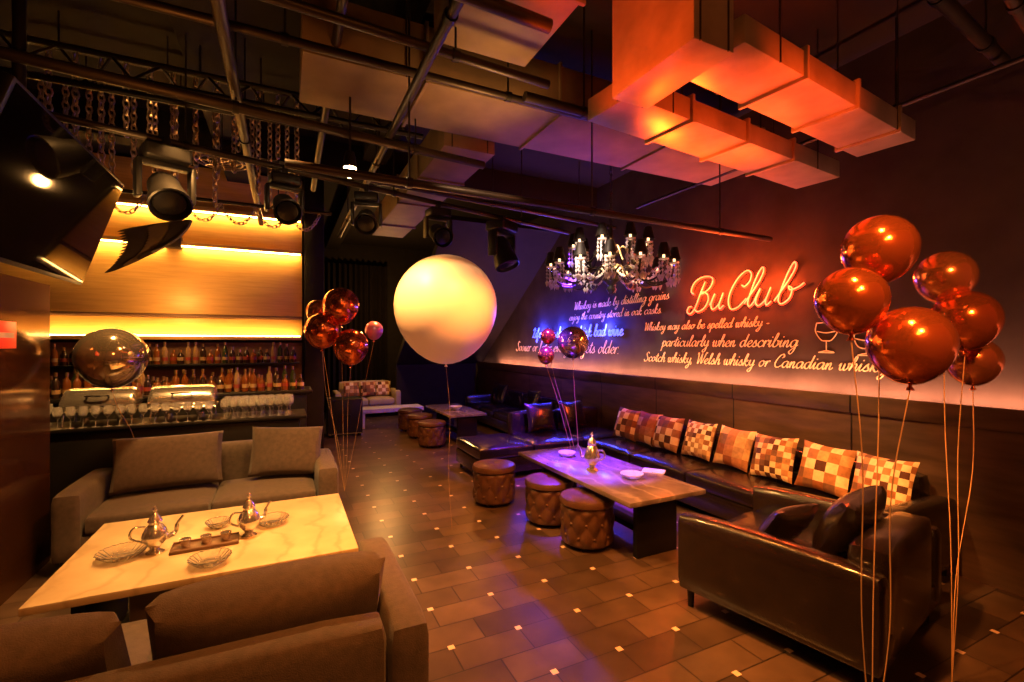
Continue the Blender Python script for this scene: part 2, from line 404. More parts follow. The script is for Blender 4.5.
# wine glasses
gl=T(O('wine_glass',lathe(B(),[(0,0),(.033,0),(.033,.003),(.006,.006),(.004,.01),(.004,.085),(.012,.095),(.034,.12),(.038,.15),(.031,.2),(.029,.2),(.036,.15),(.032,.122),(0,.098)],14),'glass',loc=(-.57,5.74,.92)),'clear stemmed wine glass in the block of glasses at the right end of buffet counter','wine glass','wine glasses at the right of the buffet')
for r in range(5):
    for c in range(8):
        if r==0 and c==0: continue
        dup(gl,(-.57+c*.085+.03*(r%2),5.74+r*.085,.92))
for r in range(5):
    for c in range(5):
        dup(gl,(-2.42+c*.09+.02*(r%2),5.71+r*.085,.92),label='clear stemmed wine glass among those at the left end of buffet counter',group='wine glasses at the left of the buffet')
for c in range(14):
    dup(gl,(-1.87+c*.09,5.675,.92),label='clear stemmed wine glass in the single row in front of the chafing dishes',group='wine glasses in front of the chafing dishes')
# chafing dishes
def chafing(loc,label):
    t=E('chafing_dish',label,'chafing dish',loc,0,None)
    for sx in (-1,1):
        for sy in (-1,1):
            O('leg',tube(B(),[(sx*.26,sy*.155,0),(sx*.26,sy*.155,.05),(sx*.25,sy*.15,.13)],.009),'silver',t)
    O('stand_rail',tube(B(),[(-.29,-.17,.13),(.29,-.17,.13),(.29,.17,.13),(-.29,.17,.13)],.008,6,True),'silver',t)
    O('water_pan',box(B(),(0,0,.145),(.56,.33,.07),.02,3),'silver',t)
    bm=B()
    prof=[(.165*math.cos(PI*k/12)*-1,.17*math.sin(PI*k/12)) for k in range(13)]
    rr=[]
    for x,k in ((-.285,.02),(-.282,.7),(-.27,.92),(-.24,1),(.24,1),(.27,.92),(.282,.7),(.285,.02)):
        rr.append([bm.verts.new((x,y*(1 if k>.5 else .9),.18+z*k)) for y,z in prof])
    for a,b in zip(rr,rr[1:]):
        for i in range(len(prof)-1): bm.faces.new([a[i],a[i+1],b[i+1],b[i]])
    lid=O('roll_lid',bm,'silver',t)
    O('lid_handle',tube(B(),crs([(-.08,-.145,.27),(-.07,-.195,.28),(.07,-.195,.28),(.08,-.145,.27)],4),.008),'black_plastic',lid)
    for sx in (-.14,.14): O('burner_can',lathe(B(),[(0,0),(.035,0),(.035,.055),(.02,.06),(0,.06)],12,(sx,0,0)),'silver',t)
    return t
chafing((-1.62,5.96,.922),'silver roll top chafing dish on the buffet counter, under the round mirror balloon')
chafing((-.95,5.96,.922),'silver roll top chafing dish on the buffet counter next to the wine glasses')
# ---------------------------------------------------------------- right wall details
t=T(O('led_strip',bx(4.50,4.525,-1.2,11.2,1.221,1.232),'led_peach'),'peach light strip running along the top of the right wall panelling','light strip')
F={'a':([[(.9,.8),(.6,1),(.2,.8),(.1,.35),(.35,0),(.7,.25),(.9,.95),(.85,.3),(1.0,0),(1.2,.3)]],1.15),
'b':([[(0,.2),(.4,1.2),(.5,1.85),(.35,2),(.2,1.2),(.2,.2),(.5,0),(.8,.3),(.8,.8),(.6,.95),(1.05,.8)]],1.0),
'c':([[(.8,.8),(.55,1),(.2,.75),(.1,.35),(.4,0),(.75,.1),(.95,.35)]],.9),
'd':([[(.85,.8),(.55,1),(.2,.8),(.1,.35),(.35,0),(.7,.25),(1.0,2),(.87,.5),(.97,.05),(1.2,.3)]],1.15),
'e':([[(0,.3),(.5,.5),(.72,.8),(.5,1),(.2,.7),(.15,.3),(.45,0),(.8,.1),(1,.35)]],.92),
'f':([[(0,.2),(.5,1.2),(.65,1.8),(.45,2),(.3,1.4),(.25,0),(.2,-.9),(.4,-.9),(.45,-.2),(.3,.1),(.85,.3)]],.8),
'g':([[(.85,.8),(.55,1),(.2,.8),(.1,.35),(.35,0),(.7,.25),(.9,.95),(.8,-.5),(.5,-1),(.2,-.7),(.6,-.2),(1.1,.3)]],1.1),
'h':([[(0,.2),(.4,1.2),(.5,1.85),(.33,2),(.2,1.2),(.1,0)],[(.1,.1),(.3,.7),(.6,1),(.75,.7),(.7,.2),(.85,0),(1.05,.3)]],1.0),
'i':([[(0,.3),(.25,1),(.2,.3),(.35,0),(.6,.3)],[(.33,1.4),(.38,1.52)]],.58),
'j':([[(0,.4),(.35,1),(.3,-.4),(.05,-1),(-.15,-.7),(.3,-.2),(.75,.3)],[(.42,1.4),(.47,1.52)]],.65),
'k':([[(0,.2),(.4,1.2),(.5,1.85),(.33,2),(.2,1.2),(.1,0)],[(.1,.3),(.5,1),(.7,.8),(.3,.55),(.6,.1),(.8,0),(1.05,.3)]],1.0),
'l':([[(0,.2),(.4,1.2),(.5,1.8),(.35,2),(.2,1.4),(.2,.3),(.4,0),(.62,.3)]],.6),
'm':([[(0,.4),(.17,.95),(.15,0)],[(.15,.3),(.4,.95),(.55,.8),(.5,0)],[(.5,.3),(.75,.95),(.92,.8),(.9,.2),(1.05,0),(1.3,.3)]],1.28),
'n':([[(0,.4),(.17,.95),(.15,0)],[(.15,.3),(.45,.95),(.62,.8),(.6,.2),(.75,0),(1,.3)]],.98),
'o':([[(.6,1),(.2,.8),(.1,.35),(.4,0),(.75,.3),(.8,.75),(.55,1),(.7,.85),(1.05,.85)]],1.02),
'p':([[(0,.4),(.25,1),(.1,-.9)],[(.2,.7),(.5,1),(.8,.75),(.75,.25),(.45,0),(.2,.15)],[(.6,.05),(1,.3)]],.98),
'r':([[(0,.5),(.2,.97),(.16,.5),(.12,0)],[(.15,.4),(.35,.85),(.6,1),(.72,.82)]],.74),
's':([[(0,.2),(.4,1),(.45,.7),(.65,.3),(.4,0),(.1,.1),(.5,.03),(.85,.3)]],.8),
't':([[(0,.2),(.35,1),(.45,1.7),(.3,.9),(.3,.2),(.5,0),(.72,.3)],[(.05,1.15),(.7,1.25)]],.68),
'u':([[(0,.3),(.15,1),(.1,.35),(.35,0),(.7,.3),(.8,1),(.75,.3),(.9,0),(1.12,.3)]],1.08),
'v':([[(0,.6),(.2,1),(.25,.4),(.4,0),(.7,.5),(.7,1),(1,.85)]],.95),
'w':([[(0,.6),(.15,1),(.15,.3),(.35,0),(.6,.4),(.6,.95),(.6,.3),(.8,0),(1.1,.4),(1.05,1),(1.35,.85)]],1.28),
'y':([[(0,.4),(.15,1),(.15,.4),(.4,.1),(.7,.4),(.8,1),(.7,-.5),(.4,-1),(.15,-.7),(.6,-.2),(1.05,.3)]],1.02),
'W':([[(0,1.8),(.2,2),(.35,1),(.45,0),(.8,1),(1,1.9),(1.05,1),(1.2,0),(1.6,1.2),(1.8,2.1),(2,2)]],1.75),
'S':([[(1.1,1.7),(.8,2),(.45,1.7),(.6,1.2),(.95,.7),(.8,.1),(.3,0),(0,.4)]],1.25),
'C':([[(.95,1.5),(1.15,1.75),(.95,2.1),(.55,1.9),(.2,1.2),(.1,.55),(.35,.05),(.8,.05),(1.25,.45)]],1.2),
'L':([[(0,1.5),(.6,2),(.8,1.7),(.5,.9),(.2,.1),(.05,.1),(.5,.15),(1,0),(1.25,.3)]],1.2),
',':([[(.15,.1),(.05,-.3)]],.4),'.':([[(.1,0),(.16,.08)]],.4),'-':([[(.1,.5),(.5,.5)]],.7)}
# swash letters for the big neon
FN=dict(F)
FN['B']=([[(.62,1.9),(.5,1.1),(.38,.2),(.12,-.18),(-.22,-.05),(-.2,.28),(.02,.3)],
          [(-.1,1.15),(-.38,1.4),(-.3,1.9),(.15,2.2),(.8,2.22),(1.22,1.95),(1.15,1.45),(.75,1.15),(.5,1.12),(.7,1.22),(1.12,1.02),(1.32,.6),(1.15,.12),(.7,-.08),(.36,.1)]],1.55)
FN['u']=([[(0,.3),(.15,1),(.1,.35),(.35,0),(.7,.3),(.8,1),(.75,.3),(.9,0),(1.1,.2)]],1.3)
FN['C']=([[(.72,1.35),(.95,1.25),(1.2,1.55),(1.12,2.0),(.75,2.2),(.32,1.85),(.05,1.15),(.08,.45),(.42,-.05),(.9,.0),(1.32,.5)]],1.3)
FN['l']=([[(0,.2),(.45,1.2),(.62,1.95),(.45,2.25),(.27,1.7),(.2,.4),(.4,0),(.65,.3)]],.62)
FN['b']=([[(0,.2),(.42,1.2),(.6,1.95),(.42,2.25),(.25,1.6),(.2,.35),(.5,0),(.85,.3),(.82,.8),(.58,.95),(.75,.75),(1.15,.85),(1.4,1.05)]],1.25)
def script(text,y0,y1,z,r,x=None,slant=.28,hs=1.0,nib=False,font=F):
    tot=sum(.75 if c==' ' else font[c][1] for c in text); s=(y0-y1)/tot
    x=XW-r*.9 if x is None else x
    bm=B(); cur=0
    for c in text:
        if c==' ': cur+=.75; continue
        st,adv=font[c]
        for k in st:
            pts=[Vector((x,y0-s*(cur+p.x+slant*p.y),z+s*hs*p.y)) for p in crs([Vector((a,b,0)) for a,b in k],5 if nib else 8)]
            if nib:
                rs=[]
                for i in range(len(pts)):
                    d=pts[min(i+1,len(pts)-1)]-pts[max(i-1,0)]
                    a=math.atan2(d.z,-d.y)
                    rs.append(r*(.5+.85*abs(math.sin(a-math.radians(25)))))
                tube(bm,pts,rs,5)
            else: tube(bm,pts,r,6)
        cur+=adv
    return bm
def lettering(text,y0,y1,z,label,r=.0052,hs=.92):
    return T(O('wall_lettering',script(text,y0,y1,z,r,hs=hs,nib=True,slant=.34),'paint_added_glow'),label,'lettering')
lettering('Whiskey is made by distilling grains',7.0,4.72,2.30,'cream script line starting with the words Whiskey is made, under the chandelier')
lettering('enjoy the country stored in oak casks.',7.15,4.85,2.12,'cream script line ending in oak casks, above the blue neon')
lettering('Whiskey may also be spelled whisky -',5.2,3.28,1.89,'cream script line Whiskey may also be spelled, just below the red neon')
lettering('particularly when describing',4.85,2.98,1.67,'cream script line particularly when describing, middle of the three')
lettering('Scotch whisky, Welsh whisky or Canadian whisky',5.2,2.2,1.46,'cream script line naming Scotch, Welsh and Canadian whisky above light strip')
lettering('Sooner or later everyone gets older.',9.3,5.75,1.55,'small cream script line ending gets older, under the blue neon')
t=E('neon_sign','red and white glowing script neon club sign on the dark wall','neon sign',(4.6,3.65,2.14))
a=script('BuClub',4.32,2.98,2.11,.0068,x=4.555,hs=.98,font=FN,slant=.36); a.transform(Matrix.Translation((-4.6,-3.65,-2.14))); O('script_tube',a,'neon_red',t)
a=script('BuClub',4.335,2.995,2.105,.012,x=4.589,hs=.98,font=FN,slant=.36); a.transform(Matrix.Translation((-4.6,-3.65,-2.14))); O('backing_tube',a,'neon_back',t)
t=E('neon_sign','blue glowing script neon about bad wine on the wall','neon sign',(4.6,7.2,1.83))
a=script('Life is too short to drink bad wine',8.5,5.65,1.83,.0095,x=4.58); a.transform(Matrix.Translation((-4.6,-7.2,-1.83))); O('script_tube',a,'neon_blue',t)
# painted glasses
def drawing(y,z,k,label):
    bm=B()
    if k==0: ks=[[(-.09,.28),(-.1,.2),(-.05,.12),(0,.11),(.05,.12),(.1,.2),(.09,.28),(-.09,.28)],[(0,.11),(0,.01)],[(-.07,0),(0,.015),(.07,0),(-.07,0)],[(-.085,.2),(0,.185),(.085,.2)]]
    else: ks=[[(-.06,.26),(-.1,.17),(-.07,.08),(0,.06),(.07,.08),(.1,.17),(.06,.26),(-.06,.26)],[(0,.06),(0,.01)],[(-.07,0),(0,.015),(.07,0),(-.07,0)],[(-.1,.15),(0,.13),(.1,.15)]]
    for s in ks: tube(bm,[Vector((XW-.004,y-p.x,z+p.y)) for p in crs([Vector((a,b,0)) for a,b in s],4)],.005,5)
    return T(O('wall_drawing',bm,'paint_added_glow'),label,'drawing')
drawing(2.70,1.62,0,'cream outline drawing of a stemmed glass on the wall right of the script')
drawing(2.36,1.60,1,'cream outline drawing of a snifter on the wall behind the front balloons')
# ---------------------------------------------------------------- seating
def sofa(name,label,cat,w,D,sh,ah,bh,aw,bt,n,m,loc,rz,arms=(1,1),legh=.1,backn=None,ct=.15,cm=None,bx0=None):
    t=E(name,label,cat,loc,rz); cm=cm or m
    x0=-w/2+(aw if arms[0] else 0); x1=w/2-(aw if arms[1] else 0)
    O('base',bx(-w/2+.01,w/2-.01,-D/2+.02,D/2-.01,legh,sh-ct,.015),m,t)
    for k,sx in enumerate((-1,1)):
        if arms[k]: O('arm',cush(B(),(sx*(w/2-aw/2),0,(legh+ah)/2),(aw,D,ah-legh),.05,.012),m,t)
    bx0=x0 if bx0 is None else bx0
    bn=backn or 1; bw=(x1-bx0)/bn
    for i in range(bn):
        O('back',cush(B(),(bx0+bw*(i+.5),D/2-bt/2-.005,(legh+bh)/2),(bw-.004,bt,bh-legh),.05,.01),m,t)
    cw=(x1-x0)/n
    for i in range(n):
        xx=x0+cw*(i+.5); yb=D/2-bt-.008
        if xx<bx0: yb=D/2
        O('seat_cushion',cush(B(),(xx,(-D/2+yb)/2,sh-ct/2+.002),(cw-.006,yb+D/2,ct),.04,.025),cm,t)
    for sx in (-1,1):
        for sy in (-1,1):
            O('leg',lathe(B(),[(0,0),(.018,0),(.026,legh+.01),(0,legh+.01)],10,(sx*(w/2-.07),sy*(D/2-.07),0)),'black_plastic',t)
    return t
sofa('fabric_sofa','grey brown fabric sofa behind the beige table, facing the viewer','sofa',1.98,.92,.42,.6,.74,.19,.2,2,'fabric',(-.545,4.95,0),0)
sofa('fabric_sofa','grey brown fabric sofa seen from behind at the bottom left','sofa',2.05,.95,.42,.62,.64,.17,.17,2,'fabric',(-.50,2.27,0),PI)
def scatter(name,m,w,h,t,loc,rot,label,group=None,pinch=.09,ex=.42):
    return T(O(name,pillow(w,h,t,pinch=pinch,ex=ex),m,None,loc,rot),label,'cushion',group)
scatter('back_cushion','fabric2',.80,.46,.24,(-.90,4.92,.46),(math.radians(-17),0,math.radians(4)),'wide grey brown back cushion on the left half of the far fabric sofa',pinch=.04,ex=.3)
scatter('back_cushion','fabric2',.62,.46,.22,(.0,4.92,.46),(math.radians(-16),math.radians(3),math.radians(-5)),'grey brown back cushion on the right half of the far fabric sofa',pinch=.04,ex=.3)
scatter('back_cushion','fabric2',.82,.38,.28,(-.03,2.19,.45),(math.radians(26),0,math.radians(2)),'large plump grey brown cushion on the near sofa, right half',pinch=.0,ex=.25)
scatter('back_cushion','fabric2',.80,.36,.26,(-.90,2.18,.45),(math.radians(29),0,0),'large grey brown cushion on the near sofa, left half',pinch=.0,ex=.25)
sofa('leather_banquette','long black leather banquette along the right wall with patchwork cushions','banquette',3.56,.8,.42,.58,.72,.16,.17,4,'leather',(4.03,3.44,0),-PI/2,arms=(0,1),backn=4,legh=.08)
ACX,ACY=2.96,1.87; cd=math.radians(191)
ch=sofa('leather_armchair','wide black leather armchair in the right foreground by the balloons','armchair',1.14,1.10,.42,.6,.68,.15,.2,1,'leather',(ACX,ACY,0),cd,legh=.12)
sofa('leather_chaise','black leather chaise lit violet behind the brown table','chaise',2.3,.9,.42,.5,.72,.14,.18,3,'leather',(3.27,5.75,0),0,arms=(0,0),bx0=-.36,backn=2,legh=.08)
sofa('leather_banquette','black leather banquette along the far end of the right wall','banquette',3.3,.8,.42,.56,.72,.15,.17,4,'leather',(4.03,8.35,0),-PI/2,arms=(1,1),backn=4,legh=.08)
sofa('fabric_sofa','small beige sofa far down the room near the curtain','sofa',1.5,.8,.42,.6,.8,.15,.18,2,'beige',(1.75,11.6,0),0)
# patchwork cushions on banquette
pat=['patch','patch_big','patch','patch_fine','patch_big','patch_fine','patch','patch_fine']
pl=['patchwork cushion furthest along the banquette, nearest the chaise','second patchwork cushion from the chaise, brown and cream','third patchwork cushion from the chaise on the banquette','fourth patchwork cushion from the chaise, fine cream checks','coarse brown and cream patchwork cushion mid banquette','fine checked cream cushion, third from the near end','patchwork cushion second from the near banquette end','fine checked cream cushion nearest the banquette arm']
for i,y in enumerate((4.92,4.56,4.20,3.76,3.32,2.87,2.43,1.99)):
    scatter('throw_cushion',pat[i],.43,.41,.15,(4.02+random.uniform(-.02,.02),y,.455),(math.radians(-19),random.uniform(-.05,.05),-PI/2+random.uniform(-.08,.08)),pl[i],'patchwork cushions on the banquette')
def chp(x,y): # armchair local -> world
    return (ACX+x*math.cos(cd)-y*math.sin(cd), ACY+x*math.sin(cd)+y*math.cos(cd))
px,py=chp(-.05,.14); scatter('leather_cushion','leather',.60,.40,.22,(px,py,.46),(math.radians(-26),0,cd),'large glossy black leather cushion on the right foreground armchair',ex=.33)
px,py=chp(.17,-.12); scatter('leather_cushion','leather',.40,.31,.15,(px,py,.46),(math.radians(-34),0,cd-.2),'smaller black leather cushion leaning in front of the larger one on armchair')
for i,(x,y,r,l) in enumerate([(3.3,5.82,0,'black leather cushion on the violet lit chaise, left of two'),(3.85,5.82,.1,'black leather cushion on the violet lit chaise, right of two')]):
    scatter('leather_cushion','leather',.46,.42,.16,(x,y,.455),(math.radians(-18),0,r),l)
for y,l in ((7.6,'black leather cushion on the far banquette, nearer one'),(9.0,'black leather cushion on the far banquette, further one')):
    scatter('leather_cushion','leather',.45,.42,.16,(4.02,y,.455),(math.radians(-18),0,-PI/2),l)
for x,l in ((1.42,'patchwork cushion at left of the small beige far sofa'),(1.80,'patchwork cushion in the middle of the small beige far sofa'),(2.16,'patchwork cushion at right of the small beige far sofa')):
    scatter('throw_cushion','patch',.37,.36,.13,(x,11.62,.455),(math.radians(-17),0,0),l)
# ottomans
def ottoman(loc,label,group=None):
    t=E('ottoman',label,'ottoman',loc)
    K=PI/.22
    def mod(a,z):
        e=max(0,min(1,min(z-.03,.345-z)/.03))
        q=abs(math.cos(5*a+K*z))*abs(math.cos(5*a-K*z))
        return 1+e*(.10*q**.6-.06)
    prof=[(0,.03),(.2,.03)]+[(.222 if 0<i<20 else .214,.04+.3*i/20) for i in range(21)]+[(.212,.345),(0,.345)]
    O('upholstered_body',lathe(B(),prof,100,mod=mod),'leather_brown',t,angle=80)
    O('seat_pad',lathe(B(),[(0,.345),(.215,.345),(.232,.36),(.234,.385),(.222,.41),(.16,.426),(.06,.43),(.02,.42),(0,.418)],40),'leather_brown',t)
    for z,of in ((.11,0),(.22,.5)):
        for k in range(10):
            a=2*PI*(k+of)/10
            O('button',sph(B(),(.210*math.cos(a),.210*math.sin(a),z),.014,8),'leather_brown',t)
    for k in range(4):
        a=PI/4+PI/2*k
        O('foot',lathe(B(),[(0,0),(.016,0),(.02,.035),(0,.035)],8,(.16*math.cos(a),.16*math.sin(a),0)),'black_plastic',t)
    return t
p=at(494,502); o1=ottoman((p.x,p.y,0),'round tufted brown ottoman furthest from the viewer at the brown table'); o1['group']='tufted ottomans by the brown table'
p=at(549,521); dup(o1,(p.x,p.y,0),label='round tufted brown ottoman in the middle of the three at the brown table')
p=at(587,543); dup(o1,(p.x,p.y,0),label='round tufted brown ottoman nearest the viewer at the brown table')
for i,(px,py,l) in enumerate([(432,446,'nearest'),(420,437,'second'),(410,430,'third')]):
    p=at(px,py); dup(o1,(p.x,p.y,0),label='round brown ottoman at the far table, %s from the viewer'%l,group='tufted ottomans by the far table')
# tables
def table(label,x0,x1,y0,y1,h,m,basem,block=True):
    cx,cy=(x0+x1)/2,(y0+y1)/2; t=E('coffee_table',label,'table',(cx,cy,0)); w,d=x1-x0,y1-y0
    O('tabletop',bx(-w/2,w/2,-d/2,d/2,h-.04,h,.006),m,t)
    if block:
        O('pedestal',bx(-w*.28,w*.28,-d*.22,d*.22,.03,h-.04,.008),basem,t)
        O('plinth',bx(-w*.36,w*.36,-d*.3,d*.3,0,.03,.006),'black_metal',t)
        for sx in (-1,1):
            O('leg',bx(sx*w*.4-.03,sx*w*.4+.03,-d*.32,d*.32,0,h-.04,.006),'black_metal',t)
    else:
        for sy in (-1,1):
            O('leg',bx(-w*.24,w*.3,sy*d*.4-.025,sy*d*.4+.025,0,h-.04,.006),basem,t)
        O('stretcher',bx(-.04,.08,-d*.4,d*.4,.12,.17,.006),basem,t)
    return t
TL=.52
table('large beige stone table between the two fabric sofas',-1.07,.385,2.84,3.95,TL,'marble','base_light')
table('long brown marble table in front of the banquette',2.3,3.08,2.75,4.6,TL,'marble_dark','black_metal',False)
table('dark table at the far end beside the far banquette',2.45,3.1,7.4,8.9,TL,'marble_dark','black_metal',False)
# table things
def dish(px,py,r,label,m='dish'):
    p=at(px,py,TL)
    def mod(a,z): return 1+.035*math.cos(20*a)
    return T(O('crystal_dish',lathe(B(),[(0,.003),(r*.5,0),(r*.62,.006),(r*.8,.02),(r,.04),(r*.97,.046),(r*.76,.028),(r*.58,.014),(0,.01)],120,mod=mod),m,None,(p.x,p.y,TL),angle=20),label,'dish')
dish(122,558,.115,'cut crystal dish at the left end of the beige table')
dish(210,564,.10,'cut crystal dish at the front middle of the beige table')
dish(272,524,.10,'cut crystal dish right of the second silver pot')
dish(218,527,.07,'small crystal dish behind the wooden tray')
dish(632,478,.10,'crystal dish near the front of the brown marble table','crystal')
dish(567,456,.09,'crystal dish at the far end of the brown marble table','crystal')
def pot(px,py,s,label,rz=0,tall=1):
    p=at(px,py,TL); t=E('coffee_pot',label,'pot',(p.x,p.y,TL),rz)
    O('body',lathe(B(),[(0,0),(.045*s,0),(.048*s,.008*s),(.022*s,.025*s),(.03*s,.04*s),(.062*s,.08*s),(.068*s,.11*s),(.05*s,.15*s*tall),(.03*s,.175*s*tall),(.036*s,.19*s*tall),(0,.19*s*tall)],24),'silver',t)
    z=.19*s*tall
    O('lid',lathe(B(),[(.038*s,z),(.03*s,z+.02*s),(.012*s,z+.045*s),(.006*s,z+.055*s),(.013*s,z+.068*s),(.005*s,z+.085*s),(0,z+.095*s)],18),'silver',t)
    O('spout',tube(B(),crs([(.055*s,0,.08*s),(.1*s,0,.1*s),(.11*s,0,.15*s),(.14*s,0,.19*s)],5),[.016*s]*5+[.012*s]*5+[.008*s]*6,8),'silver',t)
    O('handle',tube(B(),crs([(-.045*s,0,.165*s),(-.1*s,0,.17*s),(-.115*s,0,.12*s),(-.06*s,0,.08*s)],5),.007*s,8),'silver',t)
    return t
pot(155,553,.95,'ornate silver coffee pot beside the left crystal dish',.3)
pot(249,536,.95,'ornate silver coffee pot at the right of the wooden tray',.5)
pot(592,470,1.15,'tall silver pot on the brown marble table',2.0,1.15)
p=at(206,545,TL); t=E('serving_tray','small brown wooden tray with cups on the beige table','tray',(p.x,p.y,TL),.05)
O('tray_board',bx(-.17,.17,-.075,.075,0,.012,.004),'wood',t)
O('rim',tube(B(),[(-.165,-.07,.016),(.165,-.07,.016),(.165,.07,.016),(-.165,.07,.016)],.006,6,True),'wood',t)
cup=None
for k,(dx,l) in enumerate(((-.1,'leftmost small silver cup on the wooden tray'),(0,'middle small silver cup on the wooden tray'),(.1,'rightmost small silver cup on the wooden tray'))):
    loc=(p.x+dx,p.y+dx*.05,TL+.0125)
    if cup is None: cup=T(O('cup',lathe(B(),[(0,0),(.018,0),(.02,.004),(.03,.045),(.028,.045),(.018,.008),(0,.008)],18),'silver',None,loc),l,'cup','cups on the tray')
    else: dup(cup,loc,label=l)
p=at(655,473,TL); t=E('menu_folder','cream folded menu card lying on the brown marble table','menu',(p.x+.03,p.y+.05,TL),.7)
O('cover',bx(-.07,.07,-.1,.1,0,.004),'cream',t); O('page',bx(-.066,.066,-.096,.096,.004,.007),'white',t)
p=Vector((2.75,8.0,TL)); t=T(O('bowl',lathe(B(),[(0,0),(.05,0),(.06,.01),(.12,.07),(.115,.072),(.05,.016),(0,.014)],24),'crystal',None,p),'crystal bowl on the far dark table','bowl')
# far things
t=E('low_bench','long white low bench standing far down the aisle','bench',(2.0,10.0,0))
O('top',bx(-.65,.65,-.25,.25,.3,.38,.008),'white',t)
for sx in (-1,1): O('leg_panel',bx(sx*.58-.03,sx*.58+.03,-.23,.23,0,.3,.004),'white',t)
t=E('flight_case','black equipment case with metal corners in the far aisle','case',(1.0,9.3,0))
O('body',bx(-.3,.3,-.25,.25,.05,.68,.006),'black_plastic',t)
O('edge_trim',tube(tube(B(),[(-.3,-.25,.68),(.3,-.25,.68),(.3,.25,.68),(-.3,.25,.68)],.010,6,True),[(-.3,-.25,.06),(.3,-.25,.06),(.3,.25,.06),(-.3,.25,.06)],.010,6,True),'pipe',t)
for sx in (-1,1):
    for sy in (-1,1): O('caster',lathe(B(),[(0,0),(.025,0),(.03,.025),(.025,.05),(0,.05)],12,(sx*.25,sy*.19,0)),'black_plastic',t)
O('handle',tube(B(),crs([(-.08,-.255,.4),(-.07,-.285,.41),(.07,-.285,.41),(.08,-.255,.4)],4),.008),'pipe',t)
# sign on partition
t=E('wall_sign','small red lit sign on the brown partition at the left edge','sign',(-1.66,4.2,1.76))
O('sign_panel',bx(.0,.02,-.14,.14,-.09,.09,.004),'red_sign',t)
O('pictogram',bx(.02,.023,-.1,.1,-.02,.015),'paint_added_glow',t)
# ---------------------------------------------------------------- television
t=E('television','large black flat television hung from the ceiling at upper left, tilted down','television',(-1.19,3.6,2.5),PI/2)
tl=math.radians(18)
def rx(bm): bm.transform(Euler((tl,0,0)).to_matrix().to_4x4()); return bm
O('frame',rx(bx(-.79,.79,-.0,.06,-.4,.4,.012)),'black_plastic',t)
O('screen',rx(bx(-.765,.765,-.004,.002,-.375,.378)),'screen',t,angle=10)
O('bracket',rx(bx(-.2,.2,.06,.1,-.15,.15,.01)),'black_metal',t)
O('mount_pole',tube(B(),[(0,.085,.1),(0,.16,.2),(0,.16,1.74)],.03,10),'black_metal',t)
# ---------------------------------------------------------------- balloons
def balloon(px,py,d,dia,anchor,m,label,group=None,string=True,squash=1.08,sr=.0024):
    c=at_d(px,py,d); R=dia/2; t=E('balloon',label,'balloon',anchor,0,group); off=c-Vector(anchor)
    prof=[]
    N=20
    for i in range(N+1):
        a=PI*i/N; r=R*math.sin(a); z=R*math.cos(a)
        if z<0: z*=squash*1.06; r*=1-.10*(math.cos(a))**2
        prof.append((r if 0<i<N else 0,z))
    O('balloon_body',lathe(B(),prof,32,off),m,t,angle=80)
    zb=prof[-1][1]
    O('knot',lathe(B(),[(0,.012),(.007,.006),(.006,-.004),(.016,-.022),(.0,-.02)],10,off+Vector((0,0,zb))),m,t)
    if string:
        s=off+Vector((0,0,zb-.012)); e=Vector((0,0,0.002))
        dx=random.uniform(-.03,.03); dy=random.uniform(-.03,.03)
        pts=[s, s.lerp(e,.3)+Vector((dx,dy,0)), s.lerp(e,.65)+Vector((-dx*.6,-dy*.6,0)), e]
        O('ribbon',tube(B(),crs(pts,8),sr,4),'string',t)
    return t
A1=at_d(872,700,1.93); A1=(A1.x,A1.y,0)
g='copper balloons in the nearest bunch'
balloon(879,248,2.08,.285,A1,'copper','topmost copper balloon of the right bunches, against the dark wall',g)
balloon(851,299,1.9,.255,A1,'copper','leftmost copper balloon of the near right bunch',g)
balloon(910,343,1.9,.295,A1,'copper','largest and lowest copper balloon of the near right bunch',g)
B1=at_d(952,680,2.36); B1=(B1.x,B1.y,0); g='copper balloons in the bunch at the right edge'
balloon(945,276,2.42,.255,B1,'copper2','upper rose copper balloon of the far right bunch',g)
balloon(965,319,2.34,.28,B1,'copper','middle copper balloon of the far right bunch, above the lowest one',g)
balloon(973,360,2.55,.245,B1,'copper2','lowest rose copper balloon of the far right bunch',g)
C1=(.62,5.72,0); g='copper balloons behind the fabric sofa'
balloon(341,305,5.35,.40,C1,'copper','topmost copper balloon of the bunch behind the fabric sofa',g,sr=.0016)
balloon(322,330,5.3,.38,C1,'copper','left copper balloon of the bunch behind the fabric sofa',g,sr=.0016)
balloon(351,346,5.25,.38,C1,'copper','lowest copper balloon of the bunch behind the fabric sofa',g,sr=.0016)
balloon(318,311,5.8,.28,C1,'copper2','pale rose balloon peeking out behind the sofa bunch',g,sr=.0016)
balloon(374,330,5.6,.21,C1,'pink','small pink violet balloon right of the sofa bunch',g,sr=.0016)
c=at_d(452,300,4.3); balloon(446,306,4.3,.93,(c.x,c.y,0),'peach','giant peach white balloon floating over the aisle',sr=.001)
balloon(112,357,3.95,.50,(-1.2,5.3,.765),'mirror_dark','round silver mirror balloon floating in front of the buffet',squash=1.0)
c=(3.48,5.16,0)
balloon(573,342,6.3,.42,c,'mirror_dark','round silver mirror balloon floating above the chaise',squash=1.0)
balloon(548,336,6.3,.2,c,'copper','small copper balloon left of the mirror balloon, upper one')
balloon(546,355,6.2,.22,c,'copper2','small rose copper balloon left of the mirror balloon, lower one')
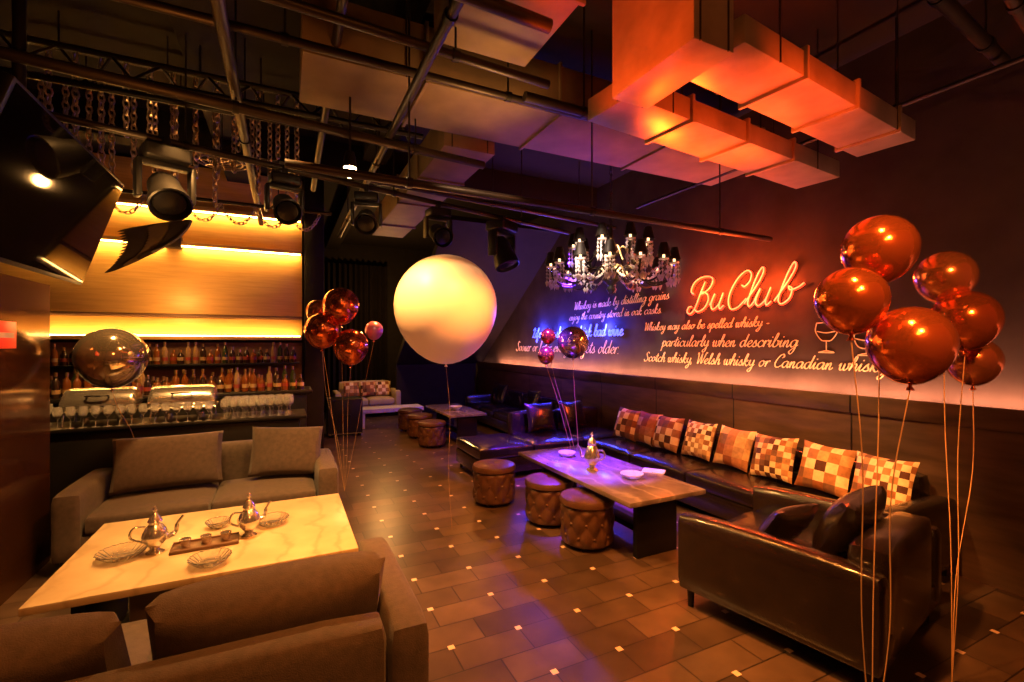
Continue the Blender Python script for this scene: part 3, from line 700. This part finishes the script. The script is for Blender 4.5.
# ---------------------------------------------------------------- chandelier
CH=at_d(611,262,5.0); CH=Vector((CH.x,CH.y,2.52))
t=E('chandelier','black and crystal chandelier with many shaded arms above the brown table','chandelier',CH)
O('column',lathe(B(),[(0,-.3),(.02,-.28),(.05,-.24),(.03,-.2),(.09,-.14),(.06,-.06),(.03,0),(.06,.08),(.035,.16),(.06,.22),(.02,.3),(.02,.42),(0,.42)],20),'black_metal',t)
bm=B()
z=.42
while z<1.69:
    i=int(round(z/.05)); ax=Vector((1,0,0)) if i%2 else Vector((0,1,0))
    tube(bm,[Vector((0,0,z+.03))+ax*(.016*math.cos(a))+Vector((0,0,.032*math.sin(a))) for a in [2*PI*k/10 for k in range(10)]],.005,5,True); z+=.05
O('chain',bm,'black_metal',t)
O('canopy',lathe(B(),[(0,1.69),(.07,1.69),(.05,1.72),(0,1.73)],16),'black_metal',t)
def ch_arm(a,R,z0,zt):
    d=Vector((math.cos(a),math.sin(a),0)); Zv=Vector((0,0,1))
    arm=O('arm',tube(B(),crs([d*.05+Zv*z0,d*R*.35+Zv*(z0+.08),d*R*.65+Zv*(z0-.09),d*R*.93+Zv*(z0-.05),d*R+Zv*zt],5),.0105,6),'black_metal',t)
    c=d*R+Zv*zt
    O('drip_pan',lathe(B(),[(0,0),(.045,.01),(.05,.02),(.02,.012),(0,.012)],14,c),'crystal',arm)
    O('candle',lathe(B(),[(0,.01),(.012,.01),(.012,.07),(.009,.085),(0,.09)],10,c),'bulb_dim',arm)
    O('lamp_shade',lathe(B(),[(.066,.045),(.036,.17),(.034,.17),(.064,.045)],16,c),'black_metal',arm)
    bm=B()
    for k in range(5):
        q=c+Vector((.042*math.cos(a+k*1.257),.042*math.sin(a+k*1.257),-.002))
        tube(bm,[q+Vector((0,0,.012)),q+Vector((0,0,-.16))],.002,4)
        for j in range(3):
            lathe(bm,[(0,-.0-j*.038),(.013,-.016-j*.038),(0,-.036-j*.038)],6,q)
        lathe(bm,[(0,-.115),(.02,-.148),(0,-.195)],6,q)
    O('crystal_drops',bm,'crystal',arm)
for k in range(14): ch_arm(2*PI*k/14,.64,-.1,-.02)
for k in range(9): ch_arm(2*PI*(k+.5)/9,.40,.12,.2)
for k in range(14):
    bm=B(); a=2*PI*k/14; ps=[]
    for j in range(13):
        u=j/12; r0=.60*(1-u)+.08*u
        q=Vector((r0*math.cos(a),r0*math.sin(a),-.06-.16*math.sin(PI*u*.85)+.14*u)); ps.append(q)
        lathe(bm,[(0,.018),(.016,0),(0,-.018)],6,q)
    tube(bm,ps,.003,4)
    O('bead_swag',bm,'crystal',t)
# ---------------------------------------------------------------- ceiling services
def duct(name,label,x0,x1,y0,y1,z0,z1,m,fl=(),axis='x',rz=0):
    cx,cy=(x0+x1)/2,(y0+y1)/2
    t=E(name,label,'duct',(cx,cy,z0),rz)
    O('duct_body',bx(x0-cx,x1-cx,y0-cy,y1-cy,0,z1-z0,.006),m,t)
    for f in fl:
        if axis=='x': O('flange',bx(f-cx-.012,f-cx+.012,y0-cy-.02,y1-cy+.02,-.02,z1-z0+.02,.003),m,t)
        else: O('flange',bx(x0-cx-.02,x1-cx+.02,f-cy-.012,f-cy+.012,-.02,z1-z0+.02,.003),m,t)
    for sx in (-.35,.35):
        for sy in (-.5,.5):
            O('hanger_rod',tube(B(),[((x1-x0)*sx,(y1-y0)*sy,0),((x1-x0)*sx,(y1-y0)*sy,4.25-z0)],.006,6),'pipe',t)
    return t
R6=math.radians(6)
duct('air_duct','orange lit rectangular duct nearest the viewer, running to the right wall',1.95,4.0,1.64,2.0,3.14,3.28,'duct',(2.5,3.1,3.7),rz=R6)
duct('air_duct','orange lit rectangular duct second from the viewer, running to right wall',1.75,4.25,2.26,2.62,3.12,3.26,'duct',(2.3,2.9,3.5),rz=R6)
duct('air_plenum','tall square orange lit plenum box where the nearest duct begins',1.66,1.92,1.55,2.14,3.08,4.2,'duct',())
duct('air_duct','wide dull beige duct crossing the ceiling beyond the orange ducts',.1,4.5,3.25,3.95,3.55,3.95,'duct_beige',(.9,2.0,3.2))
duct('air_duct','dark beige duct running lengthwise over the aisle',1.3,1.8,4.1,8.0,3.5,3.83,'duct_beige',(5.0,6.0,7.2),'y')
duct('air_duct','large dull beige duct running lengthwise left of the orange plenum',.85,1.5,.6,2.9,3.62,4.05,'duct_beige',(1.4,2.2),'y')
def pipe(p,q,r,label,rods=3):
    p,q=Vector(p),Vector(q); t=E('ceiling_pipe',label,'pipe',p)
    O('pipe_run',tube(B(),[(0,0,0),q-p],r,12),'pipe',t)
    for k in range(rods):
        s=(q-p)*((k+.5)/rods)
        O('hanger_rod',tube(B(),[s,s+Vector((0,0,4.25-p.z-s.z))],.007,6),'black_metal',t)
        O('pipe_clamp',lathe(B(),[(r+.008,-.02),(r+.008,.02),(r-.002,.02),(r-.002,-.02),(r+.008,-.02)],14,s,axis=(q-p).normalized()),'black_metal',t)
    return t
PA,PB=Vector((-1.5,4.06,3.2)),Vector((3.45,5.38,3.2))
pipe(PA,PB,.026,'lighting pipe carrying the stage lights across the room')
pipe((.0,3.12,2.78),(4.5,3.2,2.78),.028,'reddish pipe ending at the wall above the neon sign')
pipe((-2.2,3.1,3.52),(2.2,3.1,3.5),.028,'upper left pipe passing above the television')
pipe((-2.4,2.55,3.45),(1.6,2.75,3.45),.028,'pipe crossing at upper left just nearer than the television pipe')
pipe((.75,1.2,3.35),(.75,7.6,3.35),.03,'pipe running lengthwise over the aisle')
pipe((4.3,-1,3.55),(4.3,5.0,3.55),.02,'thin pipe running along the top of the right wall')
pipe((2.3,.95,3.6),(4.5,1.15,3.3),.03,'pipe at the top right corner nearest the viewer')
pipe((2.2,1.25,3.7),(4.5,1.45,3.65),.04,'thick pipe at top right beside the nearest orange duct')
pipe((-2.9,5.95,3.24),(.5,5.95,3.24),.02,'rail above the buffet counter hung with chain swags')
pipe((.3,2.0,3.72),(.3,6.0,3.52),.03,'high pipe left of the aisle pipe')
pipe((-2.4,1.9,3.3),(1.2,2.05,3.3),.035,'black pipe crossing the very top left of the view')
pipe((-.3,1.5,3.4),(-.3,7.5,3.4),.035,'thick black pipe running lengthwise over the beige table')
pipe((-2.2,3.45,3.3),(1.6,3.9,3.3),.035,'black pipe just in front of the stage light pipe')
pipe((-2.2,2.2,3.62),(.8,2.3,3.62),.045,'thickest black pipe high at the top left')
pipe((.2,5.0,3.42),(4.4,5.6,3.42),.03,'black pipe crossing above the chandelier')
pipe((1.5,2.9,3.42),(4.5,2.95,3.42),.035,'dark pipe just beyond the second orange duct')
# lattice truss at upper left
t=E('lighting_truss','black lattice lighting truss crossing the ceiling at upper left','truss',(-.6,4.4,3.62))
for y,z in ((-.12,0),(.12,0),(0,.2)):
    O('chord',tube(B(),[(-2.2,y,z),(1.75,y,z)],.024,10),'black_metal',t)
bm=B(); prev=None
for k in range(27):
    x=-2.2+k*.15; q=Vector((x,(-.12 if k%4==0 else .12),0)) if k%2==0 else Vector((x,0,.2))
    if prev is not None: tube(bm,[prev,q],.011,6)
    prev=q
O('web_lacing',bm,'black_metal',t)
for x in (-1.6,0,1.5): O('hanger_rod',tube(B(),[(x,0,.2),(x,0,.63)],.008,6),'black_metal',t)
# stage lights
def proj_px(v):
    d=v.x*SN+v.y*CS; l=v.x*CS-v.y*SN
    return 512+FPX*l/d
def on_pipe(px):
    best=min((abs(proj_px(PA.lerp(PB,k/400))-px),k) for k in range(401))
    return PA.lerp(PB,best[1]/400)
def stage_light(loc,s,rz,tilt,label,lens='lens'):
    t=E('stage_light',label,'stage light',loc,rz)
    O('clamp',box(B(),(0,0,-.04),(.05*s,.07*s,.12),.006),'black_metal',t)
    O('base',box(B(),(0,0,-.11),(.26*s,.22*s,.1*s),.02*s,3),'black_plastic',t)
    z=-.11-.05*s
    O('yoke',box(box(box(B(),(0,0,z-.015*s),(.3*s,.09*s,.03*s),.008),(-.15*s,0,z-.13*s),(.035*s,.1*s,.25*s),.012*s),(.15*s,0,z-.13*s),(.035*s,.1*s,.25*s),.012*s),'black_plastic',t)
    bm=lathe(B(),[(0,.13*s),(.07*s,.12*s),(.095*s,.06*s),(.10*s,-.04*s),(.115*s,-.1*s),(.125*s,-.18*s),(.115*s,-.185*s),(.1*s,-.15*s),(0,-.15*s)],22)
    bm.transform(Matrix.Translation((0,0,z-.18*s))@Euler((tilt,0,0)).to_matrix().to_4x4())
    hd=O('head',bm,'black_plastic',t)
    bm=lathe(B(),[(.1*s,-.15*s),(.09*s,-.165*s),(.05*s,-.175*s),(0,-.178*s)],20)
    bm.transform(Matrix.Translation((0,0,z-.18*s))@Euler((tilt,0,0)).to_matrix().to_4x4())
    O('lens',bm,lens,hd)
    return t
stage_light(on_pipe(165),1.1,.4,-.8,'largest black moving stage light, beside the television')
stage_light(on_pipe(284),.9,.2,-1.0,'black moving stage light hanging above the bar end')
stage_light(on_pipe(367),.85,-.2,-1.0,'black moving stage light right of the glowing spot lamp')
stage_light(on_pipe(438),.9,.1,-1.1,'black moving stage light above the giant peach balloon')
stage_light(on_pipe(502),1.2,.5,-.4,'black moving stage light nearest the chandelier')
SP=Vector((.44,3.70,3.04))
t=E('spot_lamp','small warm glowing spot lamp hanging over the aisle','spot lamp',SP)
O('stem',tube(B(),[(0,0,.08),(0,0,1.21)],.008,6),'black_metal',t)
O('can',lathe(B(),[(0,.1),(.03,.1),(.042,.06),(.05,-.02),(.045,-.02),(.04,.0),(0,.02)],18),'black_metal',t)
O('bulb',sph(B(),(0,0,-.045),.052,12),'bulb',t)
# chains
def chain(pts,r=.0045,L=.055):
    bm=B(); P=[Vector(p) for p in pts]
    seglen=[(b-a).length for a,b in zip(P,P[1:])]; tot=sum(seglen); n=max(2,int(tot/(L*.72)))
    def samp(s):
        for a,b,l in zip(P,P[1:],seglen):
            if s<=l or b is P[-1]: return a.lerp(b,min(1,s/l)),(b-a).normalized()
            s-=l
    for k in range(n):
        c,d=samp(tot*(k+.5)/n)
        nn=d.orthogonal().normalized(); bb=d.cross(nn)
        ax=nn if k%2 else bb
        tube(bm,[c+d*(L/2*math.cos(a))+ax*(L*.3*math.sin(a)) for a in [2*PI*q/8 for q in range(8)]],r,4,True)
    return bm
for y in (4.75,5.3): pipe((-1.9,y,3.97),(.15,y,3.97),.018,'high rail hung with straight chains, %s one'%('nearer' if y<5 else 'further'))
for k in range(26):
    x=-1.85+k*.078; y=4.75 if k%2 else 5.3; L=random.uniform(.5,.95)
    T(O('hanging_chain',chain([(x,y,3.95),(x,y,3.95-L)],.008,.075),'chrome_chain'),'straight steel chain dangling from the high rails over the bar','chain','straight chains over the bar')
for k in range(9):
    x0=-2.6+k*.33; pts=[(x0+.33*u,5.95,3.22-.2*4*u*(1-u)) for u in [q/12 for q in range(13)]]
    T(O('chain_swag',chain(pts,.007,.06),'chrome_chain'),'draped steel chain loop on the rail above the buffet counter','chain','chain swags above the buffet')
# round grille in chains
t=E('ring_grille','round metal ring grille hanging among the chains','grille',at_d(222,162,4.6))
for r in (.06,.12,.18,.23): O('ring',tube(B(),[(r*math.cos(a),r*math.sin(a),0) for a in [2*PI*q/24 for q in range(24)]],.008,5,True),'chrome_chain',t)
bm=B()
for k in range(4): tube(bm,[(.23*math.cos(PI*k/4),.23*math.sin(PI*k/4),0),(-.23*math.cos(PI*k/4),-.23*math.sin(PI*k/4),0)],.006,5)
O('spokes',bm,'chrome_chain',t); O('stem',tube(B(),[(0,0,0),(0,0,4.25-at_d(222,162,4.6).z)],.006,6),'black_metal',t)
# ---------------------------------------------------------------- lights
def lamp(kind,loc,col,e,target=None,size=.08,angle=60,blend=.6,sx=None,sy=None):
    l=bpy.data.lights.new('lamp',kind); l.color=col; l.energy=e
    if kind=='SPOT': l.spot_size=math.radians(angle); l.spot_blend=blend; l.shadow_soft_size=size
    elif kind=='POINT': l.shadow_soft_size=size
    elif kind=='AREA':
        l.shape='RECTANGLE'; l.size=sx; l.size_y=sy
    o=bpy.data.objects.new('lamp',l); COL.objects.link(o); o.location=loc
    if target is not None:
        o.rotation_euler=(Vector(target)-Vector(loc)).to_track_quat('-Z','Y').to_euler()
    return o
WARM=(1,.46,.12); ORG=(1,.30,.05); RED=(1,.085,.012); VIO=(.16,.025,1)
# left group
lamp('SPOT',(-.2,3.0,3.4),(1,.52,.16),340,(-.35,3.5,.5),.06,58)
lamp('SPOT',(.44,3.70,2.92),WARM,320,(1.0,3.5,0),.04,110)
lamp('SPOT',(-.6,3.9,3.3),WARM,270,(-.6,4.9,.5),.08,70)
lamp('SPOT',(.2,1.4,3.5),ORG,260,(.0,2.2,.5),.08,60)
lamp('SPOT',(.2,3.2,3.0),ORG,170,(-1.7,3.8,1.2),.08,75)
lamp('SPOT',(-1.1,4.6,3.2),WARM,380,(-1.1,5.95,.95),.08,64)  # added spot, no fixture, to brighten the chafing dishes
# aisle
lamp('SPOT',(1.5,2.6,3.1),ORG,560,(1.5,3.4,0),.06,84)
lamp('SPOT',(1.3,6.0,3.2),ORG,520,(1.4,6.6,0),.06,90)
lamp('SPOT',(1.6,.6,3.3),ORG,280,(1.7,1.7,0),.08,80)
# ducts
lamp('SPOT',(2.7,2.95,2.55),(1,.085,.005),260,(2.75,2.1,3.2),.05,96)
lamp('SPOT',(1.1,2.0,2.5),(1,.085,.005),170,(1.7,1.9,3.6),.05,70)
lamp('SPOT',(2.6,1.2,2.5),(1,.075,.005),140,(2.65,1.8,3.2),.05,84)
# violet beams
lamp('SPOT',(2.75,4.45,2.85),VIO,3600,(2.74,3.85,.5),.04,34,.6)
lamp('SPOT',(2.9,5.0,2.85),VIO,2000,(3.0,5.7,.4),.06,44)
lamp('SPOT',(3.0,5.0,2.9),VIO,450,(4.6,7.0,1.8),.06,44)
# right group
lamp('SPOT',(2.9,2.3,3.0),(1,.44,.12),400,(4.05,2.7,.5),.06,52)
lamp('SPOT',(2.9,3.9,3.0),(1,.44,.12),440,(4.15,4.2,.5),.06,50)
lamp('SPOT',(1.5,1.6,3.0),ORG,520,(2.9,2.0,.4),.06,50)
lamp('SPOT',(1.2,2.2,3.2),(1,.58,.30),100,(1.36,4.2,2.0),.06,40)
lamp('SPOT',(1.2,-.5,3.0),ORG,430,(2.5,1.1,1.9),.10,36)  # added unseen spot on the camera side to brighten the right balloons
lamp('SPOT',(1.9,3.2,2.7),(1,.72,.5),380,(3.1,4.05,2.5),.05,34)  # added spot, no fixture, to make the chandelier crystals brighter
# neon glow
for y in (3.1,3.45,3.8,4.15): lamp('POINT',(4.40,y,2.32),RED,32,None,.04)
for y in (6.0,6.7,7.4,8.1): lamp('POINT',(4.50,y,1.95),(.04,.05,1),48,None,.05)
# wall wash in the ledge (strip lamps lying on the panelling, pointing up at the wall)
for y in (0.4,3.2,6.0,8.8):
    o=lamp('AREA',(4.50,y,1.236),(1,.33,.16),46,None,sx=.02,sy=2.75)
    o.rotation_euler=(PI,math.radians(34),0)
# far end + bar
lamp('POINT',(2.0,10.6,2.6),WARM,100,None,.1)
lamp('POINT',(3.2,8.4,2.5),ORG,25,None,.1)
lamp('POINT',(-1.3,7.25,2.2),WARM,30,None,.1)
lamp('SPOT',(-1.0,3.6,2.4),WARM,70,(-.9,5.1,3.8),.1,48)  # added spot from below, no fixture, to light up the chains
# added spots standing in for ceiling bounce
lamp('SPOT',(1.4,3.0,2.9),WARM,40,(1.2,3.2,4.0),.1,110)
lamp('SPOT',(-.6,2.8,2.7),ORG,18,(-.8,2.9,4.0),.1,140)
lamp('POINT',(.6,-.7,3.0),ORG,60,None,.15)  # added unseen fill behind the camera for front wall and near objects
w=bpy.data.worlds.new('World'); S.world=w; w.use_nodes=True
w.node_tree.nodes['Background'].inputs[0].default_value=(1,.42,.15,1); w.node_tree.nodes['Background'].inputs[1].default_value=.01
S.view_settings.view_transform='Standard'
# ---------------------------------------------------------------- camera
cam=bpy.data.cameras.new('Camera'); co=bpy.data.objects.new('Camera',cam); COL.objects.link(co)
cam.sensor_width=36; cam.lens=FPX/1024*36; cam.shift_y=3/1024; cam.clip_start=.02
co.location=(0,0,H); co.rotation_euler=(PI/2,0,-YAW); S.camera=co
